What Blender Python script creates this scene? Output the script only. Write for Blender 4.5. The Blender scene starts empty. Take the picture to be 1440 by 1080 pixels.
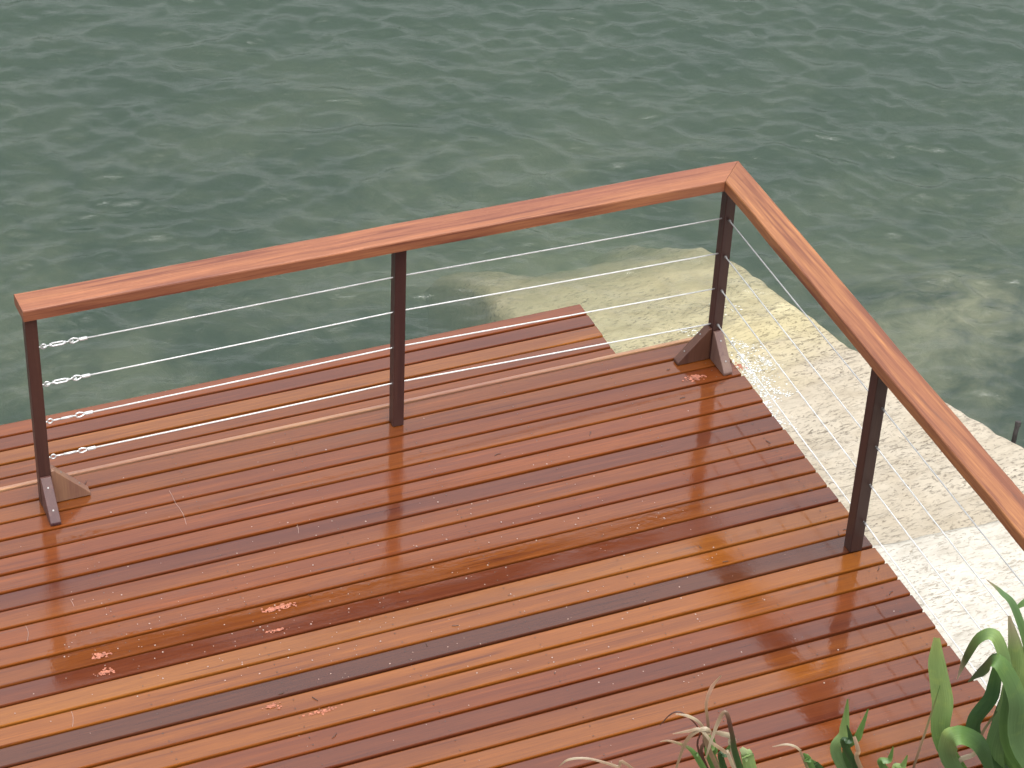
import bpy, bmesh, math, random
import numpy as np
from mathutils import Vector, Matrix

SC = bpy.context.scene
COL = SC.collection
random.seed(7)
rng = np.random.default_rng(11)

# ------------------------------------------------------------------ camera
F_PX, YAW, PITCH, ROLL = 3524.94, 0.424624, 0.641226, 0.049495
CAM = np.array([-1.61313, -7.26480, 6.00602])
_f = np.array([math.sin(YAW)*math.cos(PITCH), math.cos(YAW)*math.cos(PITCH), -math.sin(PITCH)])
_r0 = np.array([math.cos(YAW), -math.sin(YAW), 0.0])
_u0 = np.cross(_r0, _f)
_r = math.cos(ROLL)*_r0 + math.sin(ROLL)*_u0
_u = -math.sin(ROLL)*_r0 + math.cos(ROLL)*_u0
cam_data = bpy.data.cameras.new('camera')
cam = bpy.data.objects.new('camera', cam_data)
COL.objects.link(cam)
m = Matrix.Identity(4)
for i in range(3):
    m[i][0], m[i][1], m[i][2], m[i][3] = _r[i], _u[i], -_f[i], CAM[i]
cam.matrix_world = m
cam_data.sensor_fit = 'HORIZONTAL'
cam_data.sensor_width = 36.0
cam_data.lens = F_PX/1440*36.0
cam_data.clip_start = 0.1
cam_data.clip_end = 3000
SC.camera = cam

# ------------------------------------------------------------------ sky, sun, exposure (overcast)
SUN_EL, SUN_AZ = math.radians(74), math.radians(185)      # azimuth from +Y towards +X
world = bpy.data.worlds.new('World')
SC.world = world
world.use_nodes = True
wn = world.node_tree
wn.nodes.clear()
w_out = wn.nodes.new('ShaderNodeOutputWorld')
w_bg = wn.nodes.new('ShaderNodeBackground')
w_sky = wn.nodes.new('ShaderNodeTexSky')
w_sky.sky_type = 'NISHITA'
w_sky.sun_disc = False
w_sky.sun_elevation = SUN_EL
w_sky.sun_rotation = SUN_AZ
w_sky.air_density = 1.0
w_sky.dust_density = 6.0
w_sky.ozone_density = 1.0
w_hs = wn.nodes.new('ShaderNodeHueSaturation')
w_hs.inputs['Saturation'].default_value = 0.16
wn.links.new(w_sky.outputs[0], w_hs.inputs['Color'])
wn.links.new(w_hs.outputs[0], w_bg.inputs['Color'])
w_bg.inputs['Strength'].default_value = 0.15
wn.links.new(w_bg.outputs[0], w_out.inputs['Surface'])
sun_d = bpy.data.lights.new('sun', 'SUN')
sun_d.energy = 0.5
sun_d.angle = math.radians(70)
sun_d.color = (1.0, 0.98, 0.95)
sun = bpy.data.objects.new('sun', sun_d)
COL.objects.link(sun)
sd = Vector((math.sin(SUN_AZ)*math.cos(SUN_EL), math.cos(SUN_AZ)*math.cos(SUN_EL), math.sin(SUN_EL)))
sun.rotation_euler = sd.to_track_quat('Z', 'Y').to_euler()
sun.location = (0, 3, 12)
SC.view_settings.view_transform = 'Standard'
SC.view_settings.look = 'None'
SC.view_settings.exposure = 1.5
SC.view_settings.gamma = 1.0
SC.view_settings.use_curve_mapping = False
SC.render.engine = 'CYCLES'
SC.cycles.use_denoising = True
SC.cycles.max_bounces = 6
SC.cycles.diffuse_bounces = 2
SC.cycles.glossy_bounces = 2
SC.cycles.transparent_max_bounces = 12
SC.cycles.volume_bounces = 1
SC.cycles.use_fast_gi = False

# ------------------------------------------------------------------ helpers
def ray(px, py):
    d = _f + _r*(px-720)/F_PX - _u*(py-540)/F_PX
    return d
def hit(px, py, z=0.0):
    d = ray(px, py)
    return CAM + d*((z-CAM[2])/d[2])

def tag(o, label=None, cat=None, group=None, kind=None):
    if label: o['label'] = label
    if cat: o['category'] = cat
    if group: o['group'] = group
    if kind: o['kind'] = kind
    return o

def empty(name, loc=(0, 0, 0)):
    o = bpy.data.objects.new(name, None)
    o.location = loc
    o.empty_display_size = 0.1
    COL.objects.link(o)
    return o

def link(name, me, mat=None, parent=None, loc=(0, 0, 0), color=None, smooth=False):
    o = bpy.data.objects.new(name, me)
    if mat is not None and len(me.materials) == 0: me.materials.append(mat)
    COL.objects.link(o)
    if parent is not None:
        o.parent = parent
        loc = (loc[0]-parent['_w'][0], loc[1]-parent['_w'][1], loc[2]-parent['_w'][2]) if '_w' in parent else loc
    o.location = loc
    if color is not None: o.color = (*color, 1)
    if smooth:
        me.polygons.foreach_set('use_smooth', [True]*len(me.polygons))
    return o

class MB:
    def __init__(s): s.v = []; s.f = []
    def add(s, vs, fs):
        b = len(s.v)
        s.v += [tuple(map(float, v)) for v in vs]
        s.f += [tuple(i+b for i in f) for f in fs]
    def mesh(s, name='m'):
        me = bpy.data.meshes.new(name)
        me.from_pydata(s.v, [], s.f)
        me.update()
        return me
    def build(s, name, mat, parent=None, origin=(0, 0, 0), color=None, smooth=False):
        s.v = [(x-origin[0], y-origin[1], z-origin[2]) for x, y, z in s.v]
        return link(name, s.mesh(name), mat, parent, origin, color, smooth)
    def tube(s, pts, r, n=8, cap=True, closed=False):
        pts = [Vector(p) for p in pts]
        rs = r if hasattr(r, '__len__') else [r]*len(pts)
        N = len(pts)
        rings = []
        up = None
        for i, p in enumerate(pts):
            if closed: t = (pts[(i+1) % N]-pts[i-1])
            else: t = pts[min(i+1, N-1)]-pts[max(i-1, 0)]
            t.normalize()
            if up is None:
                up = t.orthogonal().normalized()
            a = (up - t*up.dot(t)).normalized(); up = a
            b = t.cross(a)
            rings.append([p+(a*math.cos(2*math.pi*k/n)+b*math.sin(2*math.pi*k/n))*rs[i] for k in range(n)])
        vs = [v for rg in rings for v in rg]
        fs = []
        for i in range(N if closed else N-1):
            j = (i+1) % N
            for k in range(n):
                k2 = (k+1) % n
                fs.append((i*n+k, i*n+k2, j*n+k2, j*n+k))
        if cap and not closed:
            fs.append(tuple(range(n-1, -1, -1)))
            fs.append(tuple((N-1)*n+k for k in range(n)))
        s.add(vs, fs)
    def prism(s, poly, d):           # closed planar polygon extruded by vector d
        n = len(poly)
        P = [Vector(p) for p in poly]; D = Vector(d)
        vs = P+[p+D for p in P]
        fs = [tuple(range(n-1, -1, -1)), tuple(range(n, 2*n))]
        for i in range(n):
            j = (i+1) % n
            fs.append((i, j, n+j, n+i))
        s.add(vs, fs)

def bevelled(me, w=0.003, seg=2, ang=30):
    bm = bmesh.new(); bm.from_mesh(me)
    bmesh.ops.recalc_face_normals(bm, faces=bm.faces)
    es = [e for e in bm.edges if len(e.link_faces) == 2 and e.calc_face_angle(0) > math.radians(ang)]
    bmesh.ops.bevel(bm, geom=es, offset=w, segments=seg, affect='EDGES', profile=0.5)
    bm.to_mesh(me); bm.free(); me.update()
    return me

def loft(a0, a1, b0, b1, z0, z1, nseg, jit, c=0.004, tilt=0.0, seed=0):
    """bar whose plan runs from edge a0-a1 to edge b0-b1 (near, far corners), rounded long arrises"""
    a0, a1, b0, b1 = [np.array(p, float) for p in (a0, a1, b0, b1)]
    w = np.linalg.norm(a1-a0); h = z1-z0
    cw = c/np.linalg.norm(b1-b0) if np.linalg.norm(b1-b0) > 0 else c
    q = c*0.3
    prof = [(0, z0), (0, z1-c), (q/w, z1-q), (c/w, z1), (0.33, z1), (0.66, z1), (1-c/w, z1), (1-q/w, z1-q), (1, z1-c), (1, z0)]
    r = np.random.default_rng(seed)
    n = len(prof)
    vs, fs = [], []
    def smooth(k):
        x = r.normal(size=nseg+1)
        for _ in range(k): x = np.convolve(np.pad(x, 2, mode='edge'), [.1, .2, .4, .2, .1], 'valid')
        return x/ (np.abs(x).max()+1e-9)
    jn, jf, jz = smooth(3)*jit, smooth(3)*jit, smooth(4)*jit*0.7
    for i in range(nseg+1):
        t = i/nseg
        p, s_ = a0*(1-t)+b0*t, a1*(1-t)+b1*t
        d = (s_-p)/np.linalg.norm(s_-p)
        e = 1.0 if 0 < i < nseg else 0.0
        p = p + d*jn[i]*e; s_ = s_ + d*jf[i]*e
        for (k, z) in prof:
            xy = p*(1-k)+s_*k
            vs.append((xy[0], xy[1], z+jz[i]*e+tilt*(k-.5)))
    for i in range(nseg):
        for k in range(n):
            k2 = (k+1) % n
            fs.append((i*n+k, (i+1)*n+k, (i+1)*n+k2, i*n+k2))
    fs.append(tuple(range(n))); fs.append(tuple(nseg*n+k for k in range(n-1, -1, -1)))
    mb = MB(); mb.add(vs, fs)
    return mb

def finish_normals(me):
    bm = bmesh.new(); bm.from_mesh(me)
    bmesh.ops.recalc_face_normals(bm, faces=bm.faces)
    bm.to_mesh(me); bm.free()

# ------------------------------------------------------------------ materials
class NT:
    def __init__(s, name):
        s.m = bpy.data.materials.new(name); s.m.use_nodes = True
        s.t = s.m.node_tree; s.t.nodes.clear()
        s.out = s.n('ShaderNodeOutputMaterial')
    def n(s, typ, **kw):
        x = s.t.nodes.new(typ)
        for k, v in kw.items(): setattr(x, k, v)
        return x
    def l(s, a, b): s.t.links.new(a, b)
    def set(s, sock, v):
        if hasattr(v, 'is_output'): s.l(v, sock)
        else: sock.default_value = v
    def math(s, op, a, b=None, clamp=False):
        x = s.n('ShaderNodeMath', operation=op, use_clamp=clamp)
        s.set(x.inputs[0], a)
        if b is not None: s.set(x.inputs[1], b)
        return x.outputs[0]
    def noise(s, vec, scale, detail=4, rough=.55, dist=0.0, out=0):
        x = s.n('ShaderNodeTexNoise')
        s.l(vec, x.inputs['Vector'])
        x.inputs['Scale'].default_value = scale; x.inputs['Detail'].default_value = detail
        x.inputs['Roughness'].default_value = rough; x.inputs['Distortion'].default_value = dist
        return x.outputs[out]
    def remap(s, v, a, b, c=0.0, d=1.0, smooth=False):
        x = s.n('ShaderNodeMapRange')
        if smooth: x.interpolation_type = 'SMOOTHSTEP'
        s.set(x.inputs[0], v)
        for i, q in enumerate((a, b, c, d)): s.set(x.inputs[i+1], q)
        return x.outputs[0]
    def mix(s, f, a, b, blend='MIX'):
        x = s.n('ShaderNodeMix', data_type='RGBA', blend_type=blend)
        s.set(x.inputs[0], f)
        for sock, v in ((x.inputs[6], a), (x.inputs[7], b)):
            if not hasattr(v, 'is_output') and len(v) == 3: v = (*v, 1)
            s.set(sock, v)
        return x.outputs[2]
    def mapping(s, vec, scale=(1, 1, 1), loc=None):
        x = s.n('ShaderNodeMapping')
        s.l(vec, x.inputs[0]); x.inputs['Scale'].default_value = scale
        if loc is not None: s.set(x.inputs['Location'], loc)
        return x.outputs[0]
    def bump(s, h, strength=.3, dist=.01, normal=None):
        x = s.n('ShaderNodeBump')
        x.inputs['Strength'].default_value = strength; x.inputs['Distance'].default_value = dist
        s.l(h, x.inputs['Height'])
        if normal is not None: s.l(normal, x.inputs['Normal'])
        return x.outputs[0]
    def bsdf(s, **kw):
        x = s.n('ShaderNodeBsdfPrincipled')
        for k, v in kw.items():
            sock = x.inputs[k.replace('_', ' ')]
            if not hasattr(v, 'is_output') and hasattr(v, '__len__') and len(v) == 3 and sock.type == 'RGBA': v = (*v, 1)
            s.set(sock, v)
        s.l(x.outputs[0], s.out.inputs['Surface'])
        return x

def objvec(t, randomise=True):
    tc = t.n('ShaderNodeTexCoord')
    if not randomise: return tc.outputs['Object'], None
    oi = t.n('ShaderNodeObjectInfo')
    cx = t.n('ShaderNodeCombineXYZ')
    for i, k in enumerate((37.0, 91.0, 53.0)):
        t.l(t.math('MULTIPLY', oi.outputs['Random'], k), cx.inputs[i])
    a = t.n('ShaderNodeVectorMath', operation='ADD')
    t.l(tc.outputs['Object'], a.inputs[0]); t.l(cx.outputs[0], a.inputs[1])
    return a.outputs[0], oi

def wood(name, axis, wet, rough=.5, coat_r=(.05, .16), contrast=1.0, stain=True, spec=.4, dark_at=.40):
    t = NT(name)
    v, oi = objvec(t)
    def sc(lo, hi):
        s_ = [hi, hi, hi]; s_[axis] = lo
        return tuple(s_)
    broad = t.noise(t.mapping(v, sc(.55, 9)), 1, 5, .6, .4)
    streak = t.noise(t.mapping(v, sc(1.3, 46)), 1, 6, .62, .25)
    fibre = t.noise(t.mapping(v, sc(7, 210)), 1, 3, .6)
    col = oi.outputs['Color']
    dark = t.mix(1.0, col, (.50, .40, .42), 'MULTIPLY')
    lite = t.mix(1.0, col, (1.42, 1.55, 1.35), 'MULTIPLY')
    k1 = t.remap(broad, .32, .68, 0, 1)
    c = t.mix(k1, t.mix(1.0, col, (.70, .62, .74), 'MULTIPLY'), t.mix(1.0, col, (1.25, 1.40, 1.15), 'MULTIPLY'))
    k2 = t.remap(streak, dark_at, dark_at-.10, 0, min(.95, .75*contrast))
    c = t.mix(k2, c, dark)
    k3 = t.remap(streak, .56, .72, 0, .6*contrast)
    c = t.mix(k3, c, lite)
    c = t.mix(t.remap(fibre, .34, .66, 0, .30*contrast), c, dark)
    if stain:   # weather marks that run with the grain
        st = t.noise(t.mapping(v, sc(1.6, 26)), 1, 7, .7, .8)
        st2 = t.noise(t.mapping(v, sc(.5, 3)), 1, 2)
        kk = t.math('MULTIPLY', t.remap(st, .57, .69), t.remap(st2, .52, .62))
        c = t.mix(t.math('MULTIPLY', kk, .7), c, (.05, .026, .02))
    tc = t.n('ShaderNodeTexCoord')
    hgt = t.math('ADD', t.math('MULTIPLY', fibre, .5), t.math('MULTIPLY', streak, .6))
    bmp = t.bump(hgt, .22, .0025)
    film = t.noise(t.mapping(v, sc(1.8, 3.5)), 1.3, 4, .6)
    film_s = t.noise(t.mapping(v, sc(22, 30)), 1.0, 3, .6)
    cr = t.math('ADD', t.remap(film, .35, .68, coat_r[0], coat_r[1]), t.remap(film_s, .45, .75, 0, coat_r[1]*.5))
    drops = t.math('MULTIPLY', t.noise(v, 190, 2, .5), t.remap(t.noise(t.mapping(v, sc(1.1, 4.0)), 1, 3, .6), .44, .62, 0, 1.1))
    fb = t.bump(t.math('ADD', t.math('ADD', film_s, drops), t.math('MULTIPLY', fibre, .10)), .13, .003)
    geo = t.n('ShaderNodeNewGeometry'); sx = t.n('ShaderNodeSeparateXYZ'); t.l(geo.outputs['True Normal'], sx.inputs[0])
    wet = t.math('MULTIPLY', t.remap(sx.outputs[2], .95, .995), wet)     # the film drains off arrises and sides
    b = t.bsdf(Base_Color=c, Roughness=rough, Normal=bmp, Specular_IOR_Level=spec,
               Coat_Weight=wet, Coat_Roughness=cr, Coat_IOR=1.66)
    t.l(fb, b.inputs['Coat Normal'])
    return t.m

M = {}
M['board'] = wood('wet_decking_timber', 0, 1.0, rough=.62, coat_r=(.014, .075), spec=.08, contrast=1.5)
M['railx'] = wood('handrail_timber_along_x', 0, .1, rough=.5, coat_r=(.15, .35), contrast=1.7, dark_at=.495)
M['raily'] = wood('handrail_timber_along_y', 1, .1, rough=.55, coat_r=(.2, .4), contrast=2.1, dark_at=.495)
M['post'] = wood('post_timber', 2, 0.0, rough=.45, coat_r=(.12, .3), contrast=1.2, stain=False)

def plain(name, col, rough=.5, metal=0.0, spec=.5, var=.15, scale=30):
    t = NT(name)
    v, oi = objvec(t)
    n = t.noise(v, scale, 4, .6)
    c = t.mix(t.remap(n, .3, .7), tuple(x*(1-var) for x in col), tuple(min(1, x*(1+var)) for x in col))
    t.bsdf(Base_Color=c, Roughness=rough, Metallic=metal, Specular_IOR_Level=spec, Normal=t.bump(n, .2, .002))
    return t.m
M['wire'] = plain('galvanised_wire', (.47, .475, .465), .4)
M['galv'] = plain('galvanised_steel', (0.585, 0.6, 0.5925), .34, .55)
M['screw'] = plain('dark_screw', (.05, .035, .03), .5, .3)
M['screwl'] = plain('steel_screw', (.25, .24, .23), .4, .7)
M['ferrule'] = plain('dull_ferrule', (.16, .155, .15), .45, .5)
M['sawdust'] = plain('wet_sawdust', (.25, .088, .052), .85, var=.5, scale=80)
M['rust'] = plain('rusty_steel', (.03, .026, .024), .7, .2)
M['foam'] = plain('sea_foam', (.44, .46, .45), .6)
M['twig'] = plain('dark_twig', (.05, .025, .018), .7)
M['chalk'] = plain('pale_scuff', (0.2376, 0.1518, 0.1254), .8)

# concrete
def concrete(name, light, mid, pit, white=0.0):
    t = NT(name)
    tc = t.n('ShaderNodeTexCoord'); v = tc.outputs['Object']
    big = t.noise(v, 1.6, 5, .6)
    med = t.noise(t.mapping(v, (7, 13, 8)), 1, 5, .6, .4)
    c = t.mix(t.remap(big, .35, .65), mid, light)
    c = t.mix(t.remap(med, .47, .7, 0, .45), c, tuple(x*q for x, q in zip(mid, (.68, .64, .58))))
    rid = t.noise(t.mapping(v, (15, 58, 30)), 1, 5, .66, .5)
    pits = t.noise(t.mapping(v, (42, 80, 60)), 1, 3, .6, .3)
    clump = t.noise(v, 2.3, 3, .6)
    k = t.math('MULTIPLY', t.remap(rid, .44, .34), t.remap(clump, .36, .6, .25, 1))
    k2 = t.math('MULTIPLY', t.remap(pits, .435, .345), t.remap(clump, .4, .6, .35, 1))
    kk = t.math('MAXIMUM', k, k2, True)
    c = t.mix(t.math('MULTIPLY', kk, .85), c, pit)
    h = t.math('SUBTRACT', t.math('ADD', t.math('MULTIPLY', med, .5), t.math('MULTIPLY', rid, .5)), t.math('MULTIPLY', kk, .8))
    pz = t.n('ShaderNodeSeparateXYZ'); t.l(v, pz.inputs[0])
    damp = t.remap(t.math('ADD', pz.outputs[2], t.math('MULTIPLY', t.math('SUBTRACT', big, .5), .10)), -.985, -1.045)
    c = t.mix(t.math('MULTIPLY', damp, .8), c, t.mix(1.0, c, (1.04, 1.04, .74), 'MULTIPLY'))
    fine = t.noise(v, 160, 3, .6)
    h = t.math('ADD', h, t.math('MULTIPLY', fine, .12))
    t.bsdf(Base_Color=c, Roughness=.75, Specular_IOR_Level=.35, Normal=t.bump(h, .55, .008))
    return t.m
M['ramp'] = concrete('rough_cream_concrete', (0.304, 0.272, 0.2176), (0.2656, 0.2304, 0.1728), (0.0704, 0.0544, 0.0384))
M['apron'] = concrete('pale_concrete', (0.3968, 0.3776, 0.3328), (0.3392, 0.32, 0.2752), (.17, .14, .10))

# seabed
t = NT('seabed_sand_and_weed')
tc = t.n('ShaderNodeTexCoord'); v = tc.outputs['Object']
b1 = t.noise(v, .9, 5, .62, .5); b2 = t.noise(v, 4.5, 5, .65, .6)
wsum = t.math('ADD', t.math('MULTIPLY', b1, .7), t.math('MULTIPLY', b2, .35))
c = t.mix(t.remap(wsum, .44, .6, 0, 1), (0.01875, 0.02625, 0.01875), (0.27, 0.255, 0.165))
t.bsdf(Base_Color=c, Roughness=.9, Normal=t.bump(b2, .6, .05))
M['seabed'] = t.m

# soil
t = NT('garden_soil')
tc = t.n('ShaderNodeTexCoord'); v = tc.outputs['Object']
b1 = t.noise(v, 9, 6, .7); b2 = t.noise(v, 60, 4, .6)
c = t.mix(t.remap(b1, .3, .7), (.035, .025, .016), (.12, .085, .05))
t.bsdf(Base_Color=c, Roughness=.95, Normal=t.bump(t.math('ADD', b1, b2), .8, .03))
M['soil'] = t.m

# rock
t = NT('grey_rock')
v, oi = objvec(t)
b1 = t.noise(v, 9, 6, .65); b2 = t.noise(v, 45, 4, .6)
c = t.mix(t.remap(b1, .32, .68), (.09, .095, .10), (.30, .30, .29))
c = t.mix(t.remap(b2, .58, .7, 0, .5), c, (.42, .41, .38))
t.bsdf(Base_Color=c, Roughness=.8, Normal=t.bump(t.math('ADD', b1, t.math('MULTIPLY', b2, .4)), .6, .02))
M['rock'] = t.m

# leaves
def leaf_mat(name):
    t = NT(name)
    v, oi = objvec(t)
    at = t.n('ShaderNodeAttribute', attribute_name='Col')
    uv = t.n('ShaderNodeUVMap', uv_map='UVMap'); n = t.noise(t.mapping(uv.outputs[0], (38, 1.6, 1)), 1, 5, .65); n2 = t.noise(v, 14, 5, .65)
    c = t.mix(t.remap(n, .35, .65, 0, .75), at.outputs['Color'], t.mix(1.0, at.outputs['Color'], (.55, .62, .5), 'MULTIPLY'))
    c = t.mix(t.remap(n2, .55, .7, 0, .35), c, t.mix(1.0, at.outputs['Color'], (1.5, 1.3, .9), 'MULTIPLY'))
    p = t.bsdf(Base_Color=c, Roughness=.36, Specular_IOR_Level=.5, Normal=t.bump(n, .15, .003))
    tr = t.n('ShaderNodeBsdfTranslucent'); t.l(c, tr.inputs[0])
    mx = t.n('ShaderNodeMixShader'); mx.inputs[0].default_value = .35
    t.l(p.outputs[0], mx.inputs[1]); t.l(tr.outputs[0], mx.inputs[2]); t.l(mx.outputs[0], t.out.inputs['Surface'])
    return t.m
M['leaf'] = leaf_mat('strap_leaf')

# water: rippled surface over a turbid green body
t = NT('harbour_water')
tc = t.n('ShaderNodeTexCoord'); v = tc.outputs['Object']
mp = t.n('ShaderNodeMapping'); t.l(v, mp.inputs[0])
mp.inputs['Rotation'].default_value = (0, 0, YAW)
mq = t.n('ShaderNodeMapping'); t.l(mp.outputs[0], mq.inputs[0]); mq.inputs['Scale'].default_value = (1.0, 2.3, 1.0); mp = mq
r1 = t.noise(mp.outputs[0], 5.5, 4, .5, .5)
r2 = t.noise(mp.outputs[0], 26, 3, .55, .3)
hh = t.math('ADD', r1, t.math('MULTIPLY', r2, .20))
bmp = t.bump(hh, .42, .024)
fr = t.n('ShaderNodeFresnel'); fr.inputs['IOR'].default_value = 1.38; t.l(bmp, fr.inputs['Normal'])
gl = t.n('ShaderNodeBsdfGlossy'); gl.inputs['Roughness'].default_value = .03; t.l(bmp, gl.inputs['Normal'])
tp = t.n('ShaderNodeBsdfTransparent')
mx = t.n('ShaderNodeMixShader'); t.l(fr.outputs[0], mx.inputs[0]); t.l(tp.outputs[0], mx.inputs[1]); t.l(gl.outputs[0], mx.inputs[2])
t.l(mx.outputs[0], t.out.inputs['Surface'])
pv = t.n('ShaderNodeVolumePrincipled')
pv.inputs['Color'].default_value = (.22, .335, .258, 1)
pv.inputs['Density'].default_value = 1.05
pv.inputs['Anisotropy'].default_value = .3
pv.inputs['Absorption Color'].default_value = (.0, .0, .0, 1)
t.l(pv.outputs[0], t.out.inputs['Volume'])
M['water'] = t.m

# ------------------------------------------------------------------ setting: seabed, water, ramp, bank
ZW = -1.06
def axis_coords(lo, hi, step, far, grow=1.35):
    core = list(np.arange(lo, hi+1e-6, step))
    a, s_ = [], step
    x = hi
    while x < far:
        s_ *= grow; x += s_; a.append(x)
    b, s_ = [], step
    x = lo
    while x > -far:
        s_ *= grow; x -= s_; b.append(x)
    return np.array(b[::-1]+core+a)

def grid_mesh(name, xs, ys, zf):
    X, Y = np.meshgrid(xs, ys)
    P = zf(X, Y)
    if isinstance(P, tuple): X, Y, Z = P
    else: Z = P
    nx, ny = len(xs), len(ys)
    V = np.stack([X, Y, Z], -1).reshape(-1, 3)
    i = np.arange(ny-1)[:, None]*nx+np.arange(nx-1)[None, :]
    Fq = np.stack([i, i+1, i+1+nx, i+nx], -1).reshape(-1, 4)
    return V, Fq, nx, ny

def mesh_from(name, V, Fq, extra=()):
    me = bpy.data.meshes.new(name)
    nf = len(Fq)
    loops = Fq.reshape(-1)
    ls = np.arange(nf)*4
    lt = np.full(nf, 4)
    if extra:
        e = np.concatenate([np.array(f) for f in extra])
        st = len(loops)+np.concatenate([[0], np.cumsum([len(f) for f in extra])[:-1]])
        ls = np.concatenate([ls, st]); lt = np.concatenate([lt, [len(f) for f in extra]])
        loops = np.concatenate([loops, e])
    me.vertices.add(len(V)); me.vertices.foreach_set('co', V.astype(np.float32).ravel())
    me.loops.add(len(loops)); me.loops.foreach_set('vertex_index', loops.astype(np.int32))
    me.polygons.add(len(ls)); me.polygons.foreach_set('loop_start', ls.astype(np.int32)); me.polygons.foreach_set('loop_total', lt.astype(np.int32))
    me.update(calc_edges=True); me.validate()
    return me

def vnoise(X, Y, scale, seed):
    """smooth value noise"""
    r = np.random.default_rng(seed); T = r.random((64, 64))
    x, y = X*scale, Y*scale
    xi, yi = np.floor(x).astype(int), np.floor(y).astype(int)
    fx, fy = x-xi, y-yi
    fx, fy = fx*fx*(3-2*fx), fy*fy*(3-2*fy)
    g = lambda a, b: T[a % 64, b % 64]
    return (g(xi, yi)*(1-fx)+g(xi+1, yi)*fx)*(1-fy)+(g(xi, yi+1)*(1-fx)+g(xi+1, yi+1)*fx)*fy
def fbm(X, Y, scale, seed, octv=4):
    s_, a, tot = 0, 1, 0
    for k in range(octv):
        s_ = s_+a*(vnoise(X, Y, scale*2**k, seed+k)-.5); tot += a; a *= .5
    return s_/tot*2

def gauss(X, Y, cx, cy, r): return np.exp(-((X-cx)**2+(Y-cy)**2)/(r*r))

def seabed_z(X, Y):
    z = -1.96+.22*fbm(X, Y, .6, 3)-.5*gauss(X, Y, 2.0, 2.2, .75)-.5*np.clip((Y+X*.25-5.5)/3, 0, 1)
    z = z+.50*gauss(X, Y, 5.05, 1.6, 1.05)+.3*gauss(X, Y, 6.7, 3.0, .6)-.25*gauss(X, Y, 6.2, 4.6, 1.2)
    z = z+.25*gauss(X, Y, 3.3, 3.2, .8)
    return z
V, Fq, nx, ny = grid_mesh('seabed', axis_coords(-3, 9, .12, 900), axis_coords(-1, 10, .12, 900), seabed_z)
seabed = link('seabed', mesh_from('seabed', V, Fq), M['seabed'], smooth=True)
tag(seabed, 'dark green seabed of sand and weed under the water', kind='structure')

# ripples: short-crested waves running roughly towards the viewer's bank
rw = np.random.default_rng(5)
WAVES = []
for k in range(72):
    lam = math.exp(rw.uniform(math.log(.13), math.log(.58)))
    th = YAW + rw.normal(0, .58) + math.pi
    amp = .0042*lam**0.82*rw.uniform(.5, 1.3)
    WAVES.append((2*math.pi/lam, math.sin(th), math.cos(th), amp, rw.uniform(0, 6.28)))
def water_f(X, Y):
    d = np.maximum(np.maximum(-.9-X, X-8.0), np.maximum(-.3-Y, Y-7.6))
    fade = np.clip(1-d/.8, 0, 1)
    env = .72+.56*(vnoise(X, Y, .55, 21))
    dx = np.zeros_like(X); dy = np.zeros_like(X); z = np.zeros_like(X)
    wx = X+.10*fbm(X, Y, 1.1, 31, 2); wy = Y+.10*fbm(X, Y, 1.1, 41, 2)
    for k, sx, sy, a, ph in WAVES:
        q = k*(wx*sx+wy*sy)+ph
        z += a*(np.sin(q)+.42*np.sin(2*q)); cx = a*np.cos(q)*.85
        dx += sx*cx; dy += sy*cx
    zc = 1.7*np.std(z[np.abs(fade-1) < .01]); z = zc*np.tanh(z/zc)
    e = env*fade
    return X+dx*e, Y+dy*e, ZW+z*e
xs, ys = axis_coords(-.9, 8.0, .021, 900, 1.5), axis_coords(-.3, 7.6, .021, 900, 1.5)
V, Fq, nx, ny = grid_mesh('water', xs, ys, water_f)
border = [i for i in range(nx)]+[j*nx+nx-1 for j in range(1, ny)]+[(ny-1)*nx+i for i in range(nx-2, -1, -1)]+[j*nx for j in range(ny-2, 0, -1)]
nV = len(V)
lowV = V[border].copy(); lowV[:, 2] = -6
V2 = np.concatenate([V, lowV])
nb = len(border)
side = np.array([(border[(i+1) % nb], border[i], nV+i, nV+(i+1) % nb) for i in range(nb)])
me = mesh_from('water', V2, np.concatenate([Fq, side]), [list(range(nV+nb-1, nV-1, -1))])
water = link('water', me, M['water'], smooth=True)
tag(water, 'rippled grey green harbour water', kind='structure')

# concrete ramp: sloping slab that dips into the water
def ramp_right(y): return np.interp(y, [-6, -3.2, -.05, 1.0, 1.6, 2.1, 3.4], [5.1, 4.65, 4.10, 3.94, 3.88, 3.86, 3.7])
def ramp_z0(x, y): return -1.06-.15*(y-1.45)+.06*(x-3.75)
def ramp_h(X, Y):
    z = ramp_z0(X, Y)
    z = z+.035*fbm(X, Y, .9, 60, 4)+.016*fbm(X*1.0, Y*2.2, 5, 70, 4)
    z = z-.55*np.clip((Y-2.1+.25*fbm(X, Y, 1.5, 140, 3))/1.3, 0, 1)**1.6
    return z
ny_, nx_ = 330, 120
ysr = np.linspace(-3.4, 3.4, ny_)
U = np.linspace(0, 1, nx_)
xl = 2.42+.12*np.clip((ysr-1.2)/.4, 0, 1)+.10*fbm(ysr, ysr*0, 2.0, 81, 3)
xr = ramp_right(ysr)+.05*fbm(ysr, ysr*0+3, 2.2, 91, 4)
X = xl[:, None]*(1-U)+xr[:, None]*U; Y = np.repeat(ysr[:, None], nx_, 1)+0.05*fbm(X, X*0, 2.5, 99, 3)*(np.linspace(0, 1, ny_)[:, None] > .9)
Z = ramp_h(X, Y)
edge = np.minimum((xr[:, None]-X), (X-xl[:, None]))
Z = Z-.05*np.clip(1-edge/.06, 0, 1)**2
V = np.stack([X, Y, Z], -1).reshape(-1, 3)
i = np.arange(ny_-1)[:, None]*nx_+np.arange(nx_-1)[None, :]
Fq = np.stack([i, i+1, i+1+nx_, i+nx_], -1).reshape(-1, 4)
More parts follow.
